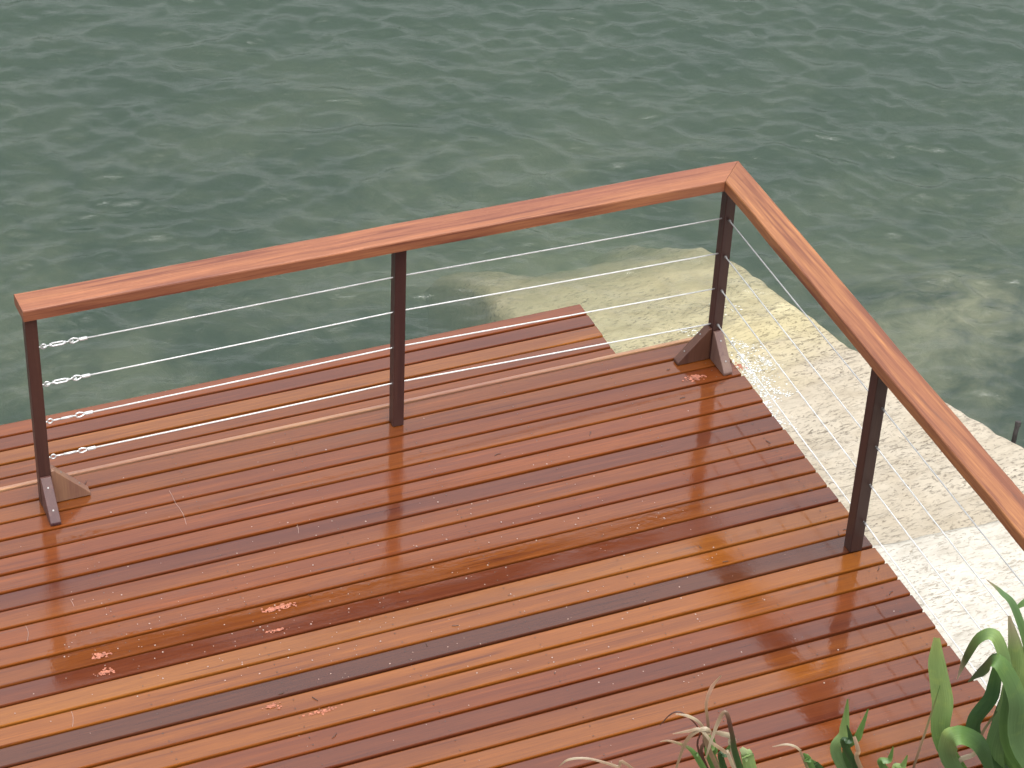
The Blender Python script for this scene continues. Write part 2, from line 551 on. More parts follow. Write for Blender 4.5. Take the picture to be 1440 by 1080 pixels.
border = [i for i in range(nx_)]+[j*nx_+nx_-1 for j in range(1, ny_)]+[(ny_-1)*nx_+i for i in range(nx_-2, -1, -1)]+[j*nx_ for j in range(ny_-2, 0, -1)]
nV, nb = len(V), len(border)
lowV = V[border].copy(); lowV[:, 2] = -2.9
side = np.array([(border[(i+1) % nb], border[i], nV+i, nV+(i+1) % nb) for i in range(nb)])
me = mesh_from('boat_ramp', np.concatenate([V, lowV]), np.concatenate([Fq, side]), [list(range(nV+nb-1, nV-1, -1))])
ramp = link('boat_ramp', me, M['ramp'], smooth=True)
tag(ramp, 'rough cream concrete ramp sloping into the water', kind='structure')

# paler raised apron on the upper part of the ramp
def apron_far(x): return -.56-.15*(x-3.1)
XA = np.linspace(2.46, 4.95, 110); TA = np.linspace(0, 1, 110)
Xa = np.repeat(XA[None, :], 110, 0)
far = apron_far(XA)+.012*fbm(XA, XA*0, 6, 51, 3)
Ya = -3.6*(1-TA[:, None])+far[None, :]*TA[:, None]
Xa = np.minimum(Xa, (ramp_right(Ya)-.03))
Za = ramp_z0(Xa, Ya)+.035*fbm(Xa, Ya, .9, 60, 4)+.05+.01*fbm(Xa, Ya, 5, 55, 4)
Za[-1] -= .012; Za[-2] -= .003
V = np.stack([Xa, Ya, Za], -1).reshape(-1, 3)
i = np.arange(109)[:, None]*110+np.arange(109)[None, :]
Fq = np.stack([i, i+1, i+111, i+110], -1).reshape(-1, 4)
border = [i for i in range(110)]+[j*110+109 for j in range(1, 110)]+[109*110+i for i in range(108, -1, -1)]+[j*110 for j in range(108, 0, -1)]
nV, nb = len(V), len(border)
lowV = V[border].copy(); lowV[:, 2] -= .25
side = np.array([(border[(i+1) % nb], border[i], nV+i, nV+(i+1) % nb) for i in range(nb)])
me = mesh_from('concrete_apron', np.concatenate([V, lowV]), np.concatenate([Fq, side]), [list(range(nV+nb-1, nV-1, -1))])
apron = link('concrete_apron', me, M['apron'], smooth=True)
tag(apron, 'pale dry concrete apron at the head of the ramp', kind='structure')

# planted bank at the near end of the deck
def bank_z(X, Y):
    s_ = np.clip(-2.72-Y, -3, 40)
    z = np.where(s_ > 0, -.16+.30*s_, -.16+1.15*s_)
    z = z+.05*fbm(X, Y, 3, 130, 4)
    return np.maximum(z, -3.2)
V, Fq, nx, ny = grid_mesh('garden_bank', np.concatenate([np.linspace(-60, -4, 15), np.arange(-3.8, 7, .1), np.linspace(8, 60, 14)]),
                          np.concatenate([np.linspace(-60, -8, 14), np.arange(-7.8, -1.0, .08)]), bank_z)
bank = link('garden_bank', mesh_from('garden_bank', V, Fq), M['soil'], smooth=True)
tag(bank, 'soil bank planted along the near end of the deck', kind='structure')

# ------------------------------------------------------------------ decks
PITCH_B, GAP = .094, .0086
PAL = dict(red=(.098, .0212, .0030), pink=(.103, .0245, .0038), oran=(.122, .0325, .0040), yell=(.128, .0375, .0060),
           purp=(.076, .0165, .0046), dark=(.046, .0115, .0048), brow=(.097, .0236, .0038), dpur=(.067, .0140, .0042))
UP = ['pink', 'brow', 'red', 'pink', 'red', 'red', 'purp', 'pink', 'red', 'pink', 'brow', 'dpur', 'yell', 'oran', 'dark', 'oran', 'oran', 'red', 'dpur', 'brow', 'oran', 'purp', 'purp', 'red', 'oran', 'brow', 'red', 'purp', 'oran']
# upper deck: board k lies between joints 5+k and 6+k (joint 6 is y = 0)
deck = empty('timber_deck', (1.0, -1.2, 0)); deck['_w'] = (1.0, -1.2, 0.0)
tag(deck, 'wet red hardwood deck of long narrow boards inside the wire railing', 'deck')
XL = -2.6
def right_x(y): return 2.613+.0209*y
for k, nm in enumerate(UP):
    yf = .094-k*PITCH_B-GAP/2
    yn = yf-(PITCH_B-GAP)
    dj = random.uniform(-.004, .004)
    xr0, xr1 = right_x(yn)+dj, right_x(yf)+dj
    dz = random.uniform(-.0008, .0008)
    mb = loft((XL, yn), (XL, yf), (xr0, yn), (xr1, yf), -.019+dz, dz, 46, .0013, c=.0048, tilt=random.gauss(0, .0010), seed=100+k)
    c = np.array(PAL[nm])*np.array((1.12, 1.16, 1.05))*random.uniform(.94, 1.07)
    o = mb.build('board', M['board'], deck, (XL, yn, 0), tuple(c), smooth=False)
    finish_normals(o.data)
yend = .094-len(UP)*PITCH_B
# fascia on the far edge and end of deck
mb = loft((XL, .0975), (XL, .1165), (2.618, .0975), (2.618, .1165), -.15, .001, 30, .0008, c=.004, seed=9)
o = mb.build('fascia', M['board'], deck, (XL, .1, 0), (0.27, 0.138, 0.084)); finish_normals(o.data)
mb = loft((XL, yend-.021), (XL, yend-.003), (right_x(yend), yend-.021), (right_x(yend), yend-.003), -.15, -.001, 10, .0008, c=.003, seed=10)
o = mb.build('fascia', M['board'], deck, (XL, yend, 0), (.2, .06, .03)); finish_normals(o.data)
for x in (-2.4, -1.95, -1.5, -1.05, -.6, -.15, .3, .75, 1.2, 1.65, 2.1, 2.50):
    mb = MB(); mb.prism([(x-.022, .095, -.0215), (x+.022, .095, -.0215), (x+.022, .095, -.135), (x-.022, .095, -.135)], (0, yend-.1, 0))
    o = mb.build('joist', M['post'], deck, (x, 0, -.1), (.06, .03, .02)); finish_normals(o.data)
for y in (-.05, -1.3, -2.5):
    mb = MB(); mb.prism([(XL, y-.035, -.138), (XL, y+.035, -.138), (XL, y+.035, -.27), (XL, y-.035, -.27)], (4.95, 0, 0))
    o = mb.build('bearer', M['post'], deck, (XL, y, -.2), (.06, .03, .02)); finish_normals(o.data)
    for x in (-2.3, -.7, .9, 2.3):
        mb = MB(); mb.prism([(x-.06, y-.06, -.273), (x+.06, y-.06, -.273), (x+.06, y+.06, -.273), (x-.06, y+.06, -.273)], (0, 0, -2.7))
        o = mb.build('stump', M['post'], deck, (x, y, -1), (.06, .035, .022)); finish_normals(o.data)

# lower platform by the water
ZL = -.70
plat = empty('landing_platform', (1.0, 1.0, ZL)); plat['_w'] = (1.0, 1.0, ZL)
tag(plat, 'lower timber landing beyond the railing, a step above the water', 'platform')
LOW = ['red', 'purp', 'yell', 'brow', 'pink', 'red', 'pink', 'brow', 'red']
for k, nm in enumerate(LOW):
    yf = 1.398-k*.0925-GAP/2; yn = yf-(.0925-GAP)
    dj = random.uniform(-.003, .003)
    mb = loft((XL, yn), (XL, yf), (2.626+dj, yn), (2.626+dj, yf), ZL-.019, ZL, 46, .0013, c=.0048, tilt=random.gauss(0, .0006), seed=300+k)
    c = np.array(PAL[nm])*np.array((1.12, 1.16, 1.05))*random.uniform(1.0, 1.1)
    o = mb.build('board', M['board'], plat, (XL, yn, ZL), tuple(c)); finish_normals(o.data)
for y in (1.33, .95, .6):
    mb = MB(); mb.prism([(XL+.05, y-.022, ZL-.021), (XL+.05, y+.022, ZL-.021), (XL+.05, y+.022, ZL-.12), (XL+.05, y-.022, ZL-.12)], (5.1, 0, 0))
    o = mb.build('bearer', M['post'], plat, (XL, y, ZL-.07), (.06, .03, .02)); finish_normals(o.data)
for x in (-2.3, -.7, .9, 2.3):
    for y in (.62, 1.3):
        mb = MB(); mb.prism([(x-.05, y-.05, ZL-.122), (x+.05, y-.05, ZL-.122), (x+.05, y+.05, ZL-.122), (x-.05, y+.05, ZL-.122)], (0, 0, -2.1))
        o = mb.build('stump', M['post'], plat, (x, y, -1.5), (.06, .035, .022)); finish_normals(o.data)

# screw heads in pairs over the joists
mb = MB()
for k in range(len(UP)):
    yf = .094-k*PITCH_B-GAP/2
    for x in (-.15, .3, .75, 1.2, 1.65, 2.1, 2.50):
        for dy in (.022, .066):
            cx, cy = x+random.uniform(-.006, .006), yf-dy+random.uniform(-.004, .004)
            r_ = .0026
            vs = [(cx, cy, .0013)]+[(cx+r_*math.cos(a), cy+r_*math.sin(a), .0011) for a in np.linspace(0, 2*math.pi, 9)[:-1]]
            mb.add(vs, [(0, 1+i, 1+(i+1) % 8) for i in range(8)])
o = mb.build('screw_heads', M['screw'], deck, (0, 0, 0)); o['kind'] = 'stuff'

# ------------------------------------------------------------------ railing
rail = empty('deck_railing', (1.2, -.02, 0)); rail['_w'] = (1.2, -.02, 0.0)
tag(rail, 'timber deck railing with square posts, wide handrail and four tensioned wires', 'railing')
ZT, ZB = .897, .851
A_f, A_n, C_i, C_o = (-.25, .056), (-.246, -.062), (2.482, -.102), (2.599, .020)
mb = loft(A_n, A_f, C_i, C_o, ZB, ZT, 50, .0018, c=.0060, seed=31)
o = mb.build('handrail', M['railx'], rail, (-.25, 0, ZB), (0.192, 0.06656, 0.03328)); finish_normals(o.data)
E_i, E_o = (2.482-.0222*2.85, -.102-2.85), (2.599-.0226*2.97, .020-2.97)
g = .0012
mb = loft((C_o[0]+g, C_o[1]-g), (C_i[0]+g, C_i[1]-g), E_o, E_i, ZB+.001, ZT+.001, 60, .0030, c=.0075, seed=32)
o = mb.build('handrail', M['raily'], rail, (2.5, 0, ZB), (.215, .082, .033)); finish_normals(o.data)

POSTS = [(-.2185, -.026, .0445), (1.1765, -.0165, .0455), (2.549, -.0275, .044), (2.506, -1.296, .050), (2.474, -2.74, .050)]
for i, (x, y, w) in enumerate(POSTS):
    h = w/2
    mb = MB(); mb.prism([(x-h, y-h, .0015), (x+h, y-h, .0015), (x+h, y+h, .0015), (x-h, y+h, .0015)], (0, 0, ZB-.003))
    mb.v = [(a-x, b-y, c) for a, b, c in mb.v]
    me = bevelled(mb.mesh('post'), .003, 2)
    link('post', me, M['post'], rail, (x, y, 0), (0.0406, 0.0145, 0.0116) if i < 3 else (0.0319, 0.01276, 0.01044))

def gusset(x, y, dx, dy, L, H, T, col, blunt=.012, mat='post'):
    """triangular brace: vertical side against the post at (x, y), reaching out by L along (dx, dy)"""
    D = np.array([dx, dy, 0.0]); S = np.array([-dy, dx, 0.0])*T/2
    b = np.array([x, y, .0018])+D*.0008
    pts = [b, b+D*L, b+D*L+[0, 0, blunt], b+D*.012+[0, 0, H], b+[0, 0, H]]
    mb = MB(); mb.prism([p-S-b for p in pts], 2*S)
    me = bevelled(mb.mesh('gusset'), .002, 1)
    g_ = link('gusset', me, M[mat], rail, tuple(b), col)
    g_['_w'] = tuple(b)
    # two screw heads on the sloping face
    sl = (pts[2]-pts[3]); n_ = np.cross(sl, S); n_ = n_/np.linalg.norm(n_)
    if n_[2] < 0: n_ = -n_
    for f in (.22, .72):
        c = pts[3]+sl*f+n_*.0012
        mb = MB(); mb.tube([c-n_*.001, c+n_*.0012], .0035, 8)
        mb.build('screw', M['screwl'], g_, tuple(c))
    return g_
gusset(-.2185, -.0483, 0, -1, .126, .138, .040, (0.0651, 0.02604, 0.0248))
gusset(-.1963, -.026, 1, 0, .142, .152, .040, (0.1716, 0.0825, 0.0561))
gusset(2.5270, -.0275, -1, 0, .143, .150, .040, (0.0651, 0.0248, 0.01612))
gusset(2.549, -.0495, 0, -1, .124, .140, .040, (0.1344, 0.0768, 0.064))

# wires and fittings
LZ = [.705, .538, .369, .204]; MZ = [.695, .535, .369, .199]; CZ = [.672, .506, .336, .164]
C2 = [.673, .502, .338, .170]; RZ = [.668, .494, .318, .143]
def lerp(a, b, t): return [a[i]*(1-t)+b[i]*t for i in range(3)]
for k in range(4):
    P0 = (-.1963, -.026, LZ[k]); P1 = (1.1765, -.0165, MZ[k]); P2 = (2.528, -.0275, CZ[k])
    d = Vector(P1)-Vector(P0); d.normalize()
    at = lambda s_, oy=0, oz=0: Vector(P0)+d*s_+Vector((0, oy, oz))
    full = k < 2
    w0 = .178
    # wire
    mb = MB()
    pts = [at(w0)]+[Vector(lerp(at(w0), P1, t_)) for t_ in (.25, .5, .75)]+[Vector(P1)]+[Vector(lerp(P1, P2, t_)) for t_ in (.25, .5, .75, 1)]
    pts = [p+Vector((0, 0, -.0015*math.sin(math.pi*i/4 % math.pi))) for i, p in enumerate(pts)]
    mb.tube(pts, .0028, 8)
    mb.build('wire', M['wire'], rail, P0, smooth=True)
    # screw eye
    mb = MB()
    mb.tube([at(-.002), at(.010)], .0032, 8)
    mb.tube([at(.0185+.0095*math.cos(a), 0, .0095*math.sin(a)) for a in np.linspace(0, 2*math.pi, 17)[:-1]], .0028, 7, closed=True)
    mb.build('eye_screw', M['galv'], rail, P0, smooth=True)
    # tensioner
    mb = MB()
    if full:
        mb.tube([at(.022+.008*math.cos(a), .008*math.sin(a)) for a in np.linspace(math.pi*.6, -math.pi*.85, 10)]+[at(.032), at(.046)], .0026, 7)
        for s_ in (-1, 1):
            mb.tube([at(.044, s_*.004), at(.052, s_*.0085), at(.088, s_*.0085), at(.096, s_*.004)], .0036, 8)
        mb.tube([at(.040), at(.050)], .0062, 8); mb.tube([at(.090), at(.100)], .0062, 8)
        mb.tube([at(.098), at(.112)], .0026, 7)
        mb.tube([at(.119+.008*math.cos(a), .008*math.sin(a)) for a in np.linspace(math.pi*.9, -math.pi*.6, 10)], .0026, 7)
    else:
        mb.tube([at(.026), at(.060)], .0030, 8)
        mb.tube([at(.060), at(.104)], .0046, 8)
        mb.tube([at(.104), at(.118)], .0030, 8)
    mb.build('tensioner', M['galv'], rail, at(.05), smooth=True)
    # thimble loop and crimp
    mb = MB()
    lp = [at(.150), at(.140, 0, .0065), at(.128, 0, .0105), at(.118, 0, .0085), at(.1135, 0, 0), at(.118, 0, -.0085), at(.128, 0, -.0105), at(.140, 0, -.0065), at(.150)]
    mb.tube(lp, .0030, 7)
    mb.build('wire_loop', M['galv'], rail, at(.13), smooth=True)
    mb = MB(); mb.tube([at(.147, 0, -.001), at(.150), at(.176), at(.180, 0, 0)], [.0045, .0068, .0068, .0045], 10)
    mb.build('crimp_sleeve', M['galv'], rail, at(.16), smooth=True)
    # return wire
    Q0 = Vector((2.547, -.0500, C2[k])); Q1 = Vector((2.519, -1.30, RZ[k])); Q2 = Vector((2.488, -2.72, RZ[k]-.02))
    mb = MB(); mb.tube([Q0, Q0.lerp(Q1, .5)+Vector((0, 0, -.002)), Q1, Q1.lerp(Q2, .5)+Vector((0, 0, -.002)), Q2], .0026, 8)
    mb.build('wire', M['wire'], rail, tuple(Q0), smooth=True)
    mb = MB(); mb.tube([Q0+Vector((0, .002, 0)), Q0+Vector((0, -.012, 0))], .0055, 8)
    mb.build('ferrule', M['ferrule'], rail, tuple(Q0), smooth=True)
    mb = MB(); e_ = (Q2-Q1).normalized(); c = Q1+e_*.024
    mb.tube([c, c+e_*.020], .0046, 8)
    mb.build('ferrule', M['ferrule'], rail, tuple(c), smooth=True)

# ------------------------------------------------------------------ small things on the deck
def flakes(cx, cy, rx, ry, n, z, smin, smax, seed):
    r = random.Random(seed); mb = MB()
    for _ in range(n):
        a, q = r.uniform(0, 6.28), min(1.9, abs(r.gauss(0, .62)))
        x, y = cx+rx*q*math.cos(a), cy+ry*q*math.sin(a)
        s_ = r.uniform(smin, smax); zz = z+.0012+r.uniform(0, .003)*max(.1, 1.1-q)
        b = r.uniform(0, 6.28)
        vs = []
        for k in range(5):
            ang = b+k*2*math.pi/5
            vs.append((x+s_*math.cos(ang)*r.uniform(.6, 1.3), y+s_*math.sin(ang)*r.uniform(.5, 1.1), zz+r.uniform(-.0006, .0012)))
        vs.append((x, y, zz+s_*.22))
        mb.add(vs, [(k, (k+1) % 5, 5) for k in range(5)]+[(4, 3, 2, 1, 0)])
    return mb
DUST = [(391, 855, .055, .013, 150, 'largest heap of pink sawdust, on the brown wet board'),
        (143, 922, .030, .014, 80, 'small pink sawdust heap on the brown board beside the dark red board'),
        (150, 946, .026, .013, 70, 'small round pink sawdust heap on the dark red board'),
        (383, 993, .026, .014, 46, 'thin smear of sawdust on the orange board next to the near-black board'),
        (456, 1000, .050, .011, 52, 'long thin smear of sawdust two boards from the near-black board'),
        (390, 887, .050, .009, 50, 'streak of sawdust on the dark red board beside the largest heap'),
        (978, 531, .034, .022, 150, 'wet orange sawdust pushed up against the corner post brace'),
        (1040, 516, .016, .02, 50, 'pinch of sawdust between corner brace and deck edge')]
for i, (px, py, rx, ry, n, lab) in enumerate(DUST):
    p = hit(px, py, 0)
    o = flakes(p[0], p[1], rx, ry, n, 0, .002, .0062, 500+i).build('sawdust_heap', M['sawdust'], None, (p[0], p[1], 0))
    tag(o, lab, 'sawdust', 'sawdust heaps on the deck')

# droplets standing on the boards
r = random.Random(77); mb = MB()
for _ in range(480):
    if r.random() < .45:
        p = hit(r.uniform(330, 1000), r.uniform(700, 960))
    elif r.random() < .4: p = hit(r.uniform(80, 560), r.uniform(830, 960))
    else: p = hit(r.uniform(0, 1300), r.uniform(560, 1080))
    if p[0] > right_x(p[1])-.01 or p[1] > .09: continue
    u = ((.094-p[1]) % PITCH_B)
    if u < .010 or u > .084: continue
    s_ = r.choice((.0016, .002, .002, .0026, .0034))
    rings = []
    for k, (q, hgt) in enumerate(((1, 0.0), (.8, .45), (0.4, .72))):
        rings.append([(p[0]+s_*q*math.cos(a), p[1]+s_*q*math.sin(a), .0009+s_*hgt) for a in np.linspace(0, 2*math.pi, 8)[:-1]])
    vs = sum(rings, []); n = 7
    fs = [(a*n+k, a*n+(k+1) % n, (a+1)*n+(k+1) % n, (a+1)*n+k) for a in range(2) for k in range(n)]+[tuple(2*n+k for k in range(n))]
    mb.add(vs, fs)
t = NT('water_drop')
t.bsdf(Base_Color=(0.24, 0.156, 0.126), Roughness=.1, Specular_IOR_Level=.6)
o = mb.build('water_drops', t.m, deck, (0, 0, 0), smooth=True); o['kind'] = 'stuff'

# twig bits
r = random.Random(5)
mb = MB()
TW = [(1080, 622), (640, 880), (395, 975), (443, 983), (600, 907), (985, 770), (1235, 800), (1253, 834), (436, 838), (1140, 690), (1170, 680), (1020, 790), (470, 1035), (1190, 745), (1180, 752), (940, 520), (960, 560), (830, 610), (120, 680), (700, 640)]
for px, py in TW:
    p = hit(px, py); a = r.uniform(0, 3.14); L = r.uniform(.006, .014); c_ = r.uniform(-.004, .004)
    P = [(p[0]-L*math.cos(a), p[1]-L*math.sin(a), .0022), (p[0]+c_, p[1]-c_, .003), (p[0]+L*math.cos(a), p[1]+L*math.sin(a), .0022)]
    mb.tube(P, .0014, 5)
o = mb.build('twig_bits', M['twig'], None, (0, 0, 0)); tag(o, 'scattered dark bits of twig and leaf lying on the boards', kind='stuff')

# pale scuffs
mb = MB()
for line in ([(238, 690), (247, 708), (257, 722), (262, 738)], [(99, 843), (104, 853)], [(36, 880), (40, 890), (38, 902)], [(100, 1000), (103, 1010), (102, 1022)], [(418, 738), (420, 750)]):
    for a, b in zip(line[:-1], line[1:]):
        pa, pb = hit(*a), hit(*b)
        mb.tube([(pa[0], pa[1], .0005), ((pa[0]+pb[0])/2+.001, (pa[1]+pb[1])/2, .0010), (pb[0], pb[1], .0005)], .0008, 5)
o = mb.build('scuff_marks', M['chalk'], deck, (0, 0, 0)); o['kind'] = 'stuff'

# foam and wash along the foot of the ramp
r = random.Random(9); mb = MB()
FO = [(1040, 498, 1052, 520, 9, 260), (1052, 520, 1098, 600, 7, 420), (1058, 505, 1090, 560, 12, 260), (1070, 505, 1086, 515, 4, 90), (955, 464, 1000, 468, 4, 60),
      (1030, 480, 1066, 492, 6, 110), (1000, 425, 1040, 440, 9, 30), (1088, 548, 1112, 556, 3, 50), (1085, 600, 1120, 640, 4, 60)]
for x0, y0, x1, y1, sg, cnt in FO:
    for _ in range(cnt):
        u_ = r.random(); x, y = x0+(x1-x0)*u_+r.gauss(0, sg)*abs(r.gauss(0, 1)), y0+(y1-y0)*u_+r.gauss(0, sg*.6)
        zz = ZW
        for _k in range(3):
            p = hit(x, y, zz); zz = max(ZW+.004, float(ramp_h(np.array([p[0]]), np.array([p[1]]))[0])+.003)
        s_ = r.choice((.0015, .002, .0025, .003, .004, .006))
        n = 6; b = r.uniform(0, 6.28); e = r.uniform(.4, .9)
        vs = [(p[0]+s_*math.cos(b+a)*r.uniform(.6, 1.3), p[1]+s_*e*math.sin(b+a)*r.uniform(.6, 1.3), zz) for a in np.linspace(0, 6.283, n+1)[:-1]]
        vs.append((p[0], p[1], zz+s_*.35))
        mb.add(vs, [(k, (k+1) % n, n) for k in range(n)])
o = mb.build('sea_foam', M['foam'], None, (0, 0, 0)); tag(o, 'white foam washing over the foot of the concrete ramp', kind='stuff')

# rusty rod at the outer edge of the ramp
p = hit(1422, 638, -.93)
p[2] = ramp_z0(p[0], p[1])
mb = MB()
mb.tube([Vector((0, 0, -.25)), Vector((0, 0, 0)), Vector((.012, .01, .05))], .011, 8)
mb.tube([Vector((.009, .007, .034)), Vector((.0135, .0115, .054))], .0135, 8)
o = mb.build('steel_rod', M['rust'], None, (0, 0, 0), smooth=False)
o.location = (p[0], p[1], p[2]+.0)
tag(o, 'short rusty black steel rod standing at the outer edge of the ramp', 'rod')

# ------------------------------------------------------------------ rocks and plants
def rock(name, loc, size, seed, label):
    bm = bmesh.new(); bmesh.ops.create_icosphere(bm, subdivisions=4, radius=1)
    r = np.random.default_rng(seed); D = r.normal(size=(9, 3)); D /= np.linalg.norm(D, axis=1)[:, None]
    for v_ in bm.verts:
        c = np.array(v_.co); q = 1.0
        for k in range(9):
            e = c@D[k]
            if e > .72: q -= (e-.72)*.75
        q += .05*math.sin(6*c[0]+seed)*math.sin(5*c[1]+2)*math.cos(7*c[2])
        v_.co = Vector((c[0]*q*size[0], c[1]*q*size[1], c[2]*q*size[2]))
    me = bpy.data.meshes.new(name); bm.to_mesh(me); bm.free()
    o = link(name, me, M['rock'], None, loc, smooth=True)
    tag(o, label, 'rock', 'rocks among the plants')
    return o
for (px, py, z, s_, sd_, lab) in ((1406, 1062, -.12, (.085, .07, .07), 3, 'rounded grey rock under the large strap leaves beside the deck'),
                                  (1315, 1092, -.02, (.07, .06, .06), 8, 'grey rock at the root of the broad upright leaf'),
                                  (1450, 1075, -.1, (.09, .08, .07), 12, 'grey rock partly hidden beneath drooping green leaves')):
    p = hit(px, py, z)
    zb = float(bank_z(np.array([p[0]]), np.array([p[1]]))[0])
    rock('rock', (p[0], p[1], z-.03), s_, sd_, lab)

GREEN, LGREEN, DGREEN = (.105, .19, .052), (.22, .31, .11), (.034, .072, .024)
BLUEG, DRY, PALE, BROWN = (.115, .195, .082), (0.2772, 0.1782, 0.1122), (0.4092, 0.33, 0.2376), (0.0924, 0.0396, 0.0297)
def catmull(P, n):
    P = np.array(P, float); out = []
    Q = np.vstack([2*P[0]-P[1], P, 2*P[-1]-P[-2]])
    m_ = len(P)-1
    for i in range(n+1):
        u = i/n*m_; k = min(int(u), m_-1); f = u-k
        a, b, c, d = Q[k], Q[k+1], Q[k+2], Q[k+3]
        out.append(.5*((2*b)+(-a+c)*f+(2*a-5*b+4*c-d)*f*f+(-a+3*b-3*c+d)*f**3))
    return np.array(out)
def leaf(plant, root, pts, widths, cols, twist=0.0, fold=.25, dep=None, n=30):
    """strap leaf: pts are (px, py) read off the picture, placed on the upright plane through the plant's root;
    dep gives metres towards (+) or away from the viewer along the blade"""
    nrm = np.array([_f[0], _f[1], 0.0]); nrm /= np.linalg.norm(nrm)
    dep = dep or [0]*len(pts)
    W = []
    for (px, py), dd in zip(pts, dep):
        d = ray(px, py); q = ((np.array(root)-nrm*dd-CAM)@nrm)/(d@nrm)
        W.append(CAM+d*q)
    C = catmull(W, n)
    ts = np.linspace(0, 1, len(widths)); tc_ = np.linspace(0, 1, len(cols))
    dist = np.linalg.norm(np.array(root)-CAM)
    vs, fs, vc = [], [], []
    tws = twist if hasattr(twist, '__len__') else [twist, twist]
    for i, c in enumerate(C):
        t_ = i/n
        T = C[min(i+1, n)]-C[max(i-1, 0)]; T /= np.linalg.norm(T)+1e-9
        view = c-CAM; view /= np.linalg.norm(view)
        S = np.cross(T, view); S /= np.linalg.norm(S)+1e-9
        N = np.cross(S, T)
        a = np.interp(t_, np.linspace(0, 1, len(tws)), tws)
        S2 = S*math.cos(a)+N*math.sin(a); N2 = -S*math.sin(a)+N*math.cos(a)
        w = np.interp(t_, ts, widths)*(.43 if max(widths) > 9 else .5)*dist/F_PX
        cc = [np.interp(t_, tc_, [q[k] for q in cols]) for k in range(3)]
        wob = .06*math.sin(9*t_+i*.1+pts[0][0])
        for s_ in (-1, -.55, 0, .55, 1):
            vs.append(c+S2*w*(s_+wob*(abs(s_)))+N2*w*fold*abs(s_)-root)
            b = 1.0-.14*(1-abs(s_))
            vc.append([x*b for x in cc]+[1])
    for i in range(n):
        for k in range(4):
            fs.append((i*5+k, i*5+k+1, (i+1)*5+k+1, (i+1)*5+k))
    me = bpy.data.meshes.new('leaf'); me.from_pydata([tuple(map(float, v_)) for v_ in vs], [], fs); me.update()
    ca = me.color_attributes.new('Col', 'FLOAT_COLOR', 'POINT')
    ca.data.foreach_set('color', np.array(vc, np.float32).ravel())
    uvl = me.uv_layers.new(name='UVMap'); off = random.uniform(0, 50)
    vi = np.empty(len(me.loops), np.int32); me.loops.foreach_get('vertex_index', vi)
    uvl.data.foreach_set('uv', np.stack([(vi % 5)/4+off, (vi//5)/n*3], -1).astype(np.float32).ravel())
    o = link('leaf', me, M['leaf'], plant, tuple(root), smooth=True)
    return o
def plant(root, label):
    zb = float(bank_z(np.array([root[0]]), np.array([root[1]]))[0])
    root = np.array([root[0], root[1], zb])
    o = empty('strap_leaf_plant', tuple(root)); o['_w'] = tuple(float(x) for x in root)
    tag(o, label, 'plant', 'strap leaved plants on the bank')
    # short stem at the root
    mb = MB(); mb.tube([root+[0, 0, -.05], root+[0, 0, .02], root+[0.005, 0, .07]], [.02, .017, .008], 8)
    st = mb.build('stem', M['leafstem'], o, tuple(root), smooth=True)
    return o, root
M['leafstem'] = plain('leaf_stem', (.10, .13, .05), .5)
def base_px(root):
    d = np.array(root)+np.array([0, 0, .03])-CAM
    w = d@_f
    return (720+F_PX*(d@_r)/w, 540-F_PX*(d@_u)/w)

# large plant at the deck's outer corner
P, R = plant((2.60, -2.78), 'large plant with broad green strap leaves over the outer deck corner')
B = base_px(R)
leaf(P, R, [B, (1404, 1090), (1420, 985), (1430, 930), (1419, 866)], [12, 29, 35, 30, 4], [GREEN, GREEN, BLUEG, LGREEN, LGREEN, PALE], .25, .2)
leaf(P, R, [B, (1420, 1060), (1420, 960), (1402, 897), (1377, 896), (1357, 925), (1346, 955)], [9, 15, 19, 25, 26, 18, 2], [GREEN, GREEN, BLUEG, LGREEN, GREEN, DGREEN, PALE], [-.2, -.6, -.95, -.95], .12, [0, .02, .05, .05, .03, .0, -.02])
leaf(P, R, [B, (1438, 1060), (1432, 985), (1404, 930), (1382, 940), (1361, 959)], [10, 24, 30, 29, 25, 2], [GREEN, BLUEG, BLUEG, GREEN, DGREEN, DGREEN], [-.2, -.3, -.9, -1.0], .12, [0, .06, .10, .10, .05, .02])
leaf(P, R, [B, (1378, 1045), (1397, 975), (1409, 915)], [12, 27, 24, 14], [DGREEN, DGREEN, (.04, .09, .035), GREEN], -.5, .3, [0, .0, -.02, -.02])
leaf(P, R, [B, (1440, 1010), (1448, 930), (1428, 857), (1408, 832), (1387, 815)], [8, 13, 14, 13, 9, 1], [GREEN, GREEN, GREEN, BLUEG, BLUEG, DRY], [-.2, -.8], .12)
leaf(P, R, [B, (1470, 1000), (1468, 880), (1448, 846), (1424, 858)], [8, 18, 22, 18, 4], [GREEN, GREEN, LGREEN, GREEN, GREEN], [-.2, -.8], .12, [0, 0, -.03, -.03, -.03])
leaf(P, R, [B, (1415, 1075), (1432, 1010), (1424, 960), (1400, 1010), (1396, 1042)], [10, 14, 12, 10, 10, 3], [DGREEN, GREEN, LGREEN, DGREEN, DGREEN], .6, .3, [0, -.03, -.05, -.05, -.05, -.06])
leaf(P, R, [B, (1446, 1070), (1442, 1030), (1428, 995), (1418, 1045)], [14, 30, 28, 20, 8], [DGREEN, DGREEN, DGREEN, GREEN], -.4, .3, [0, -.03, -.04, -.05, -.06])
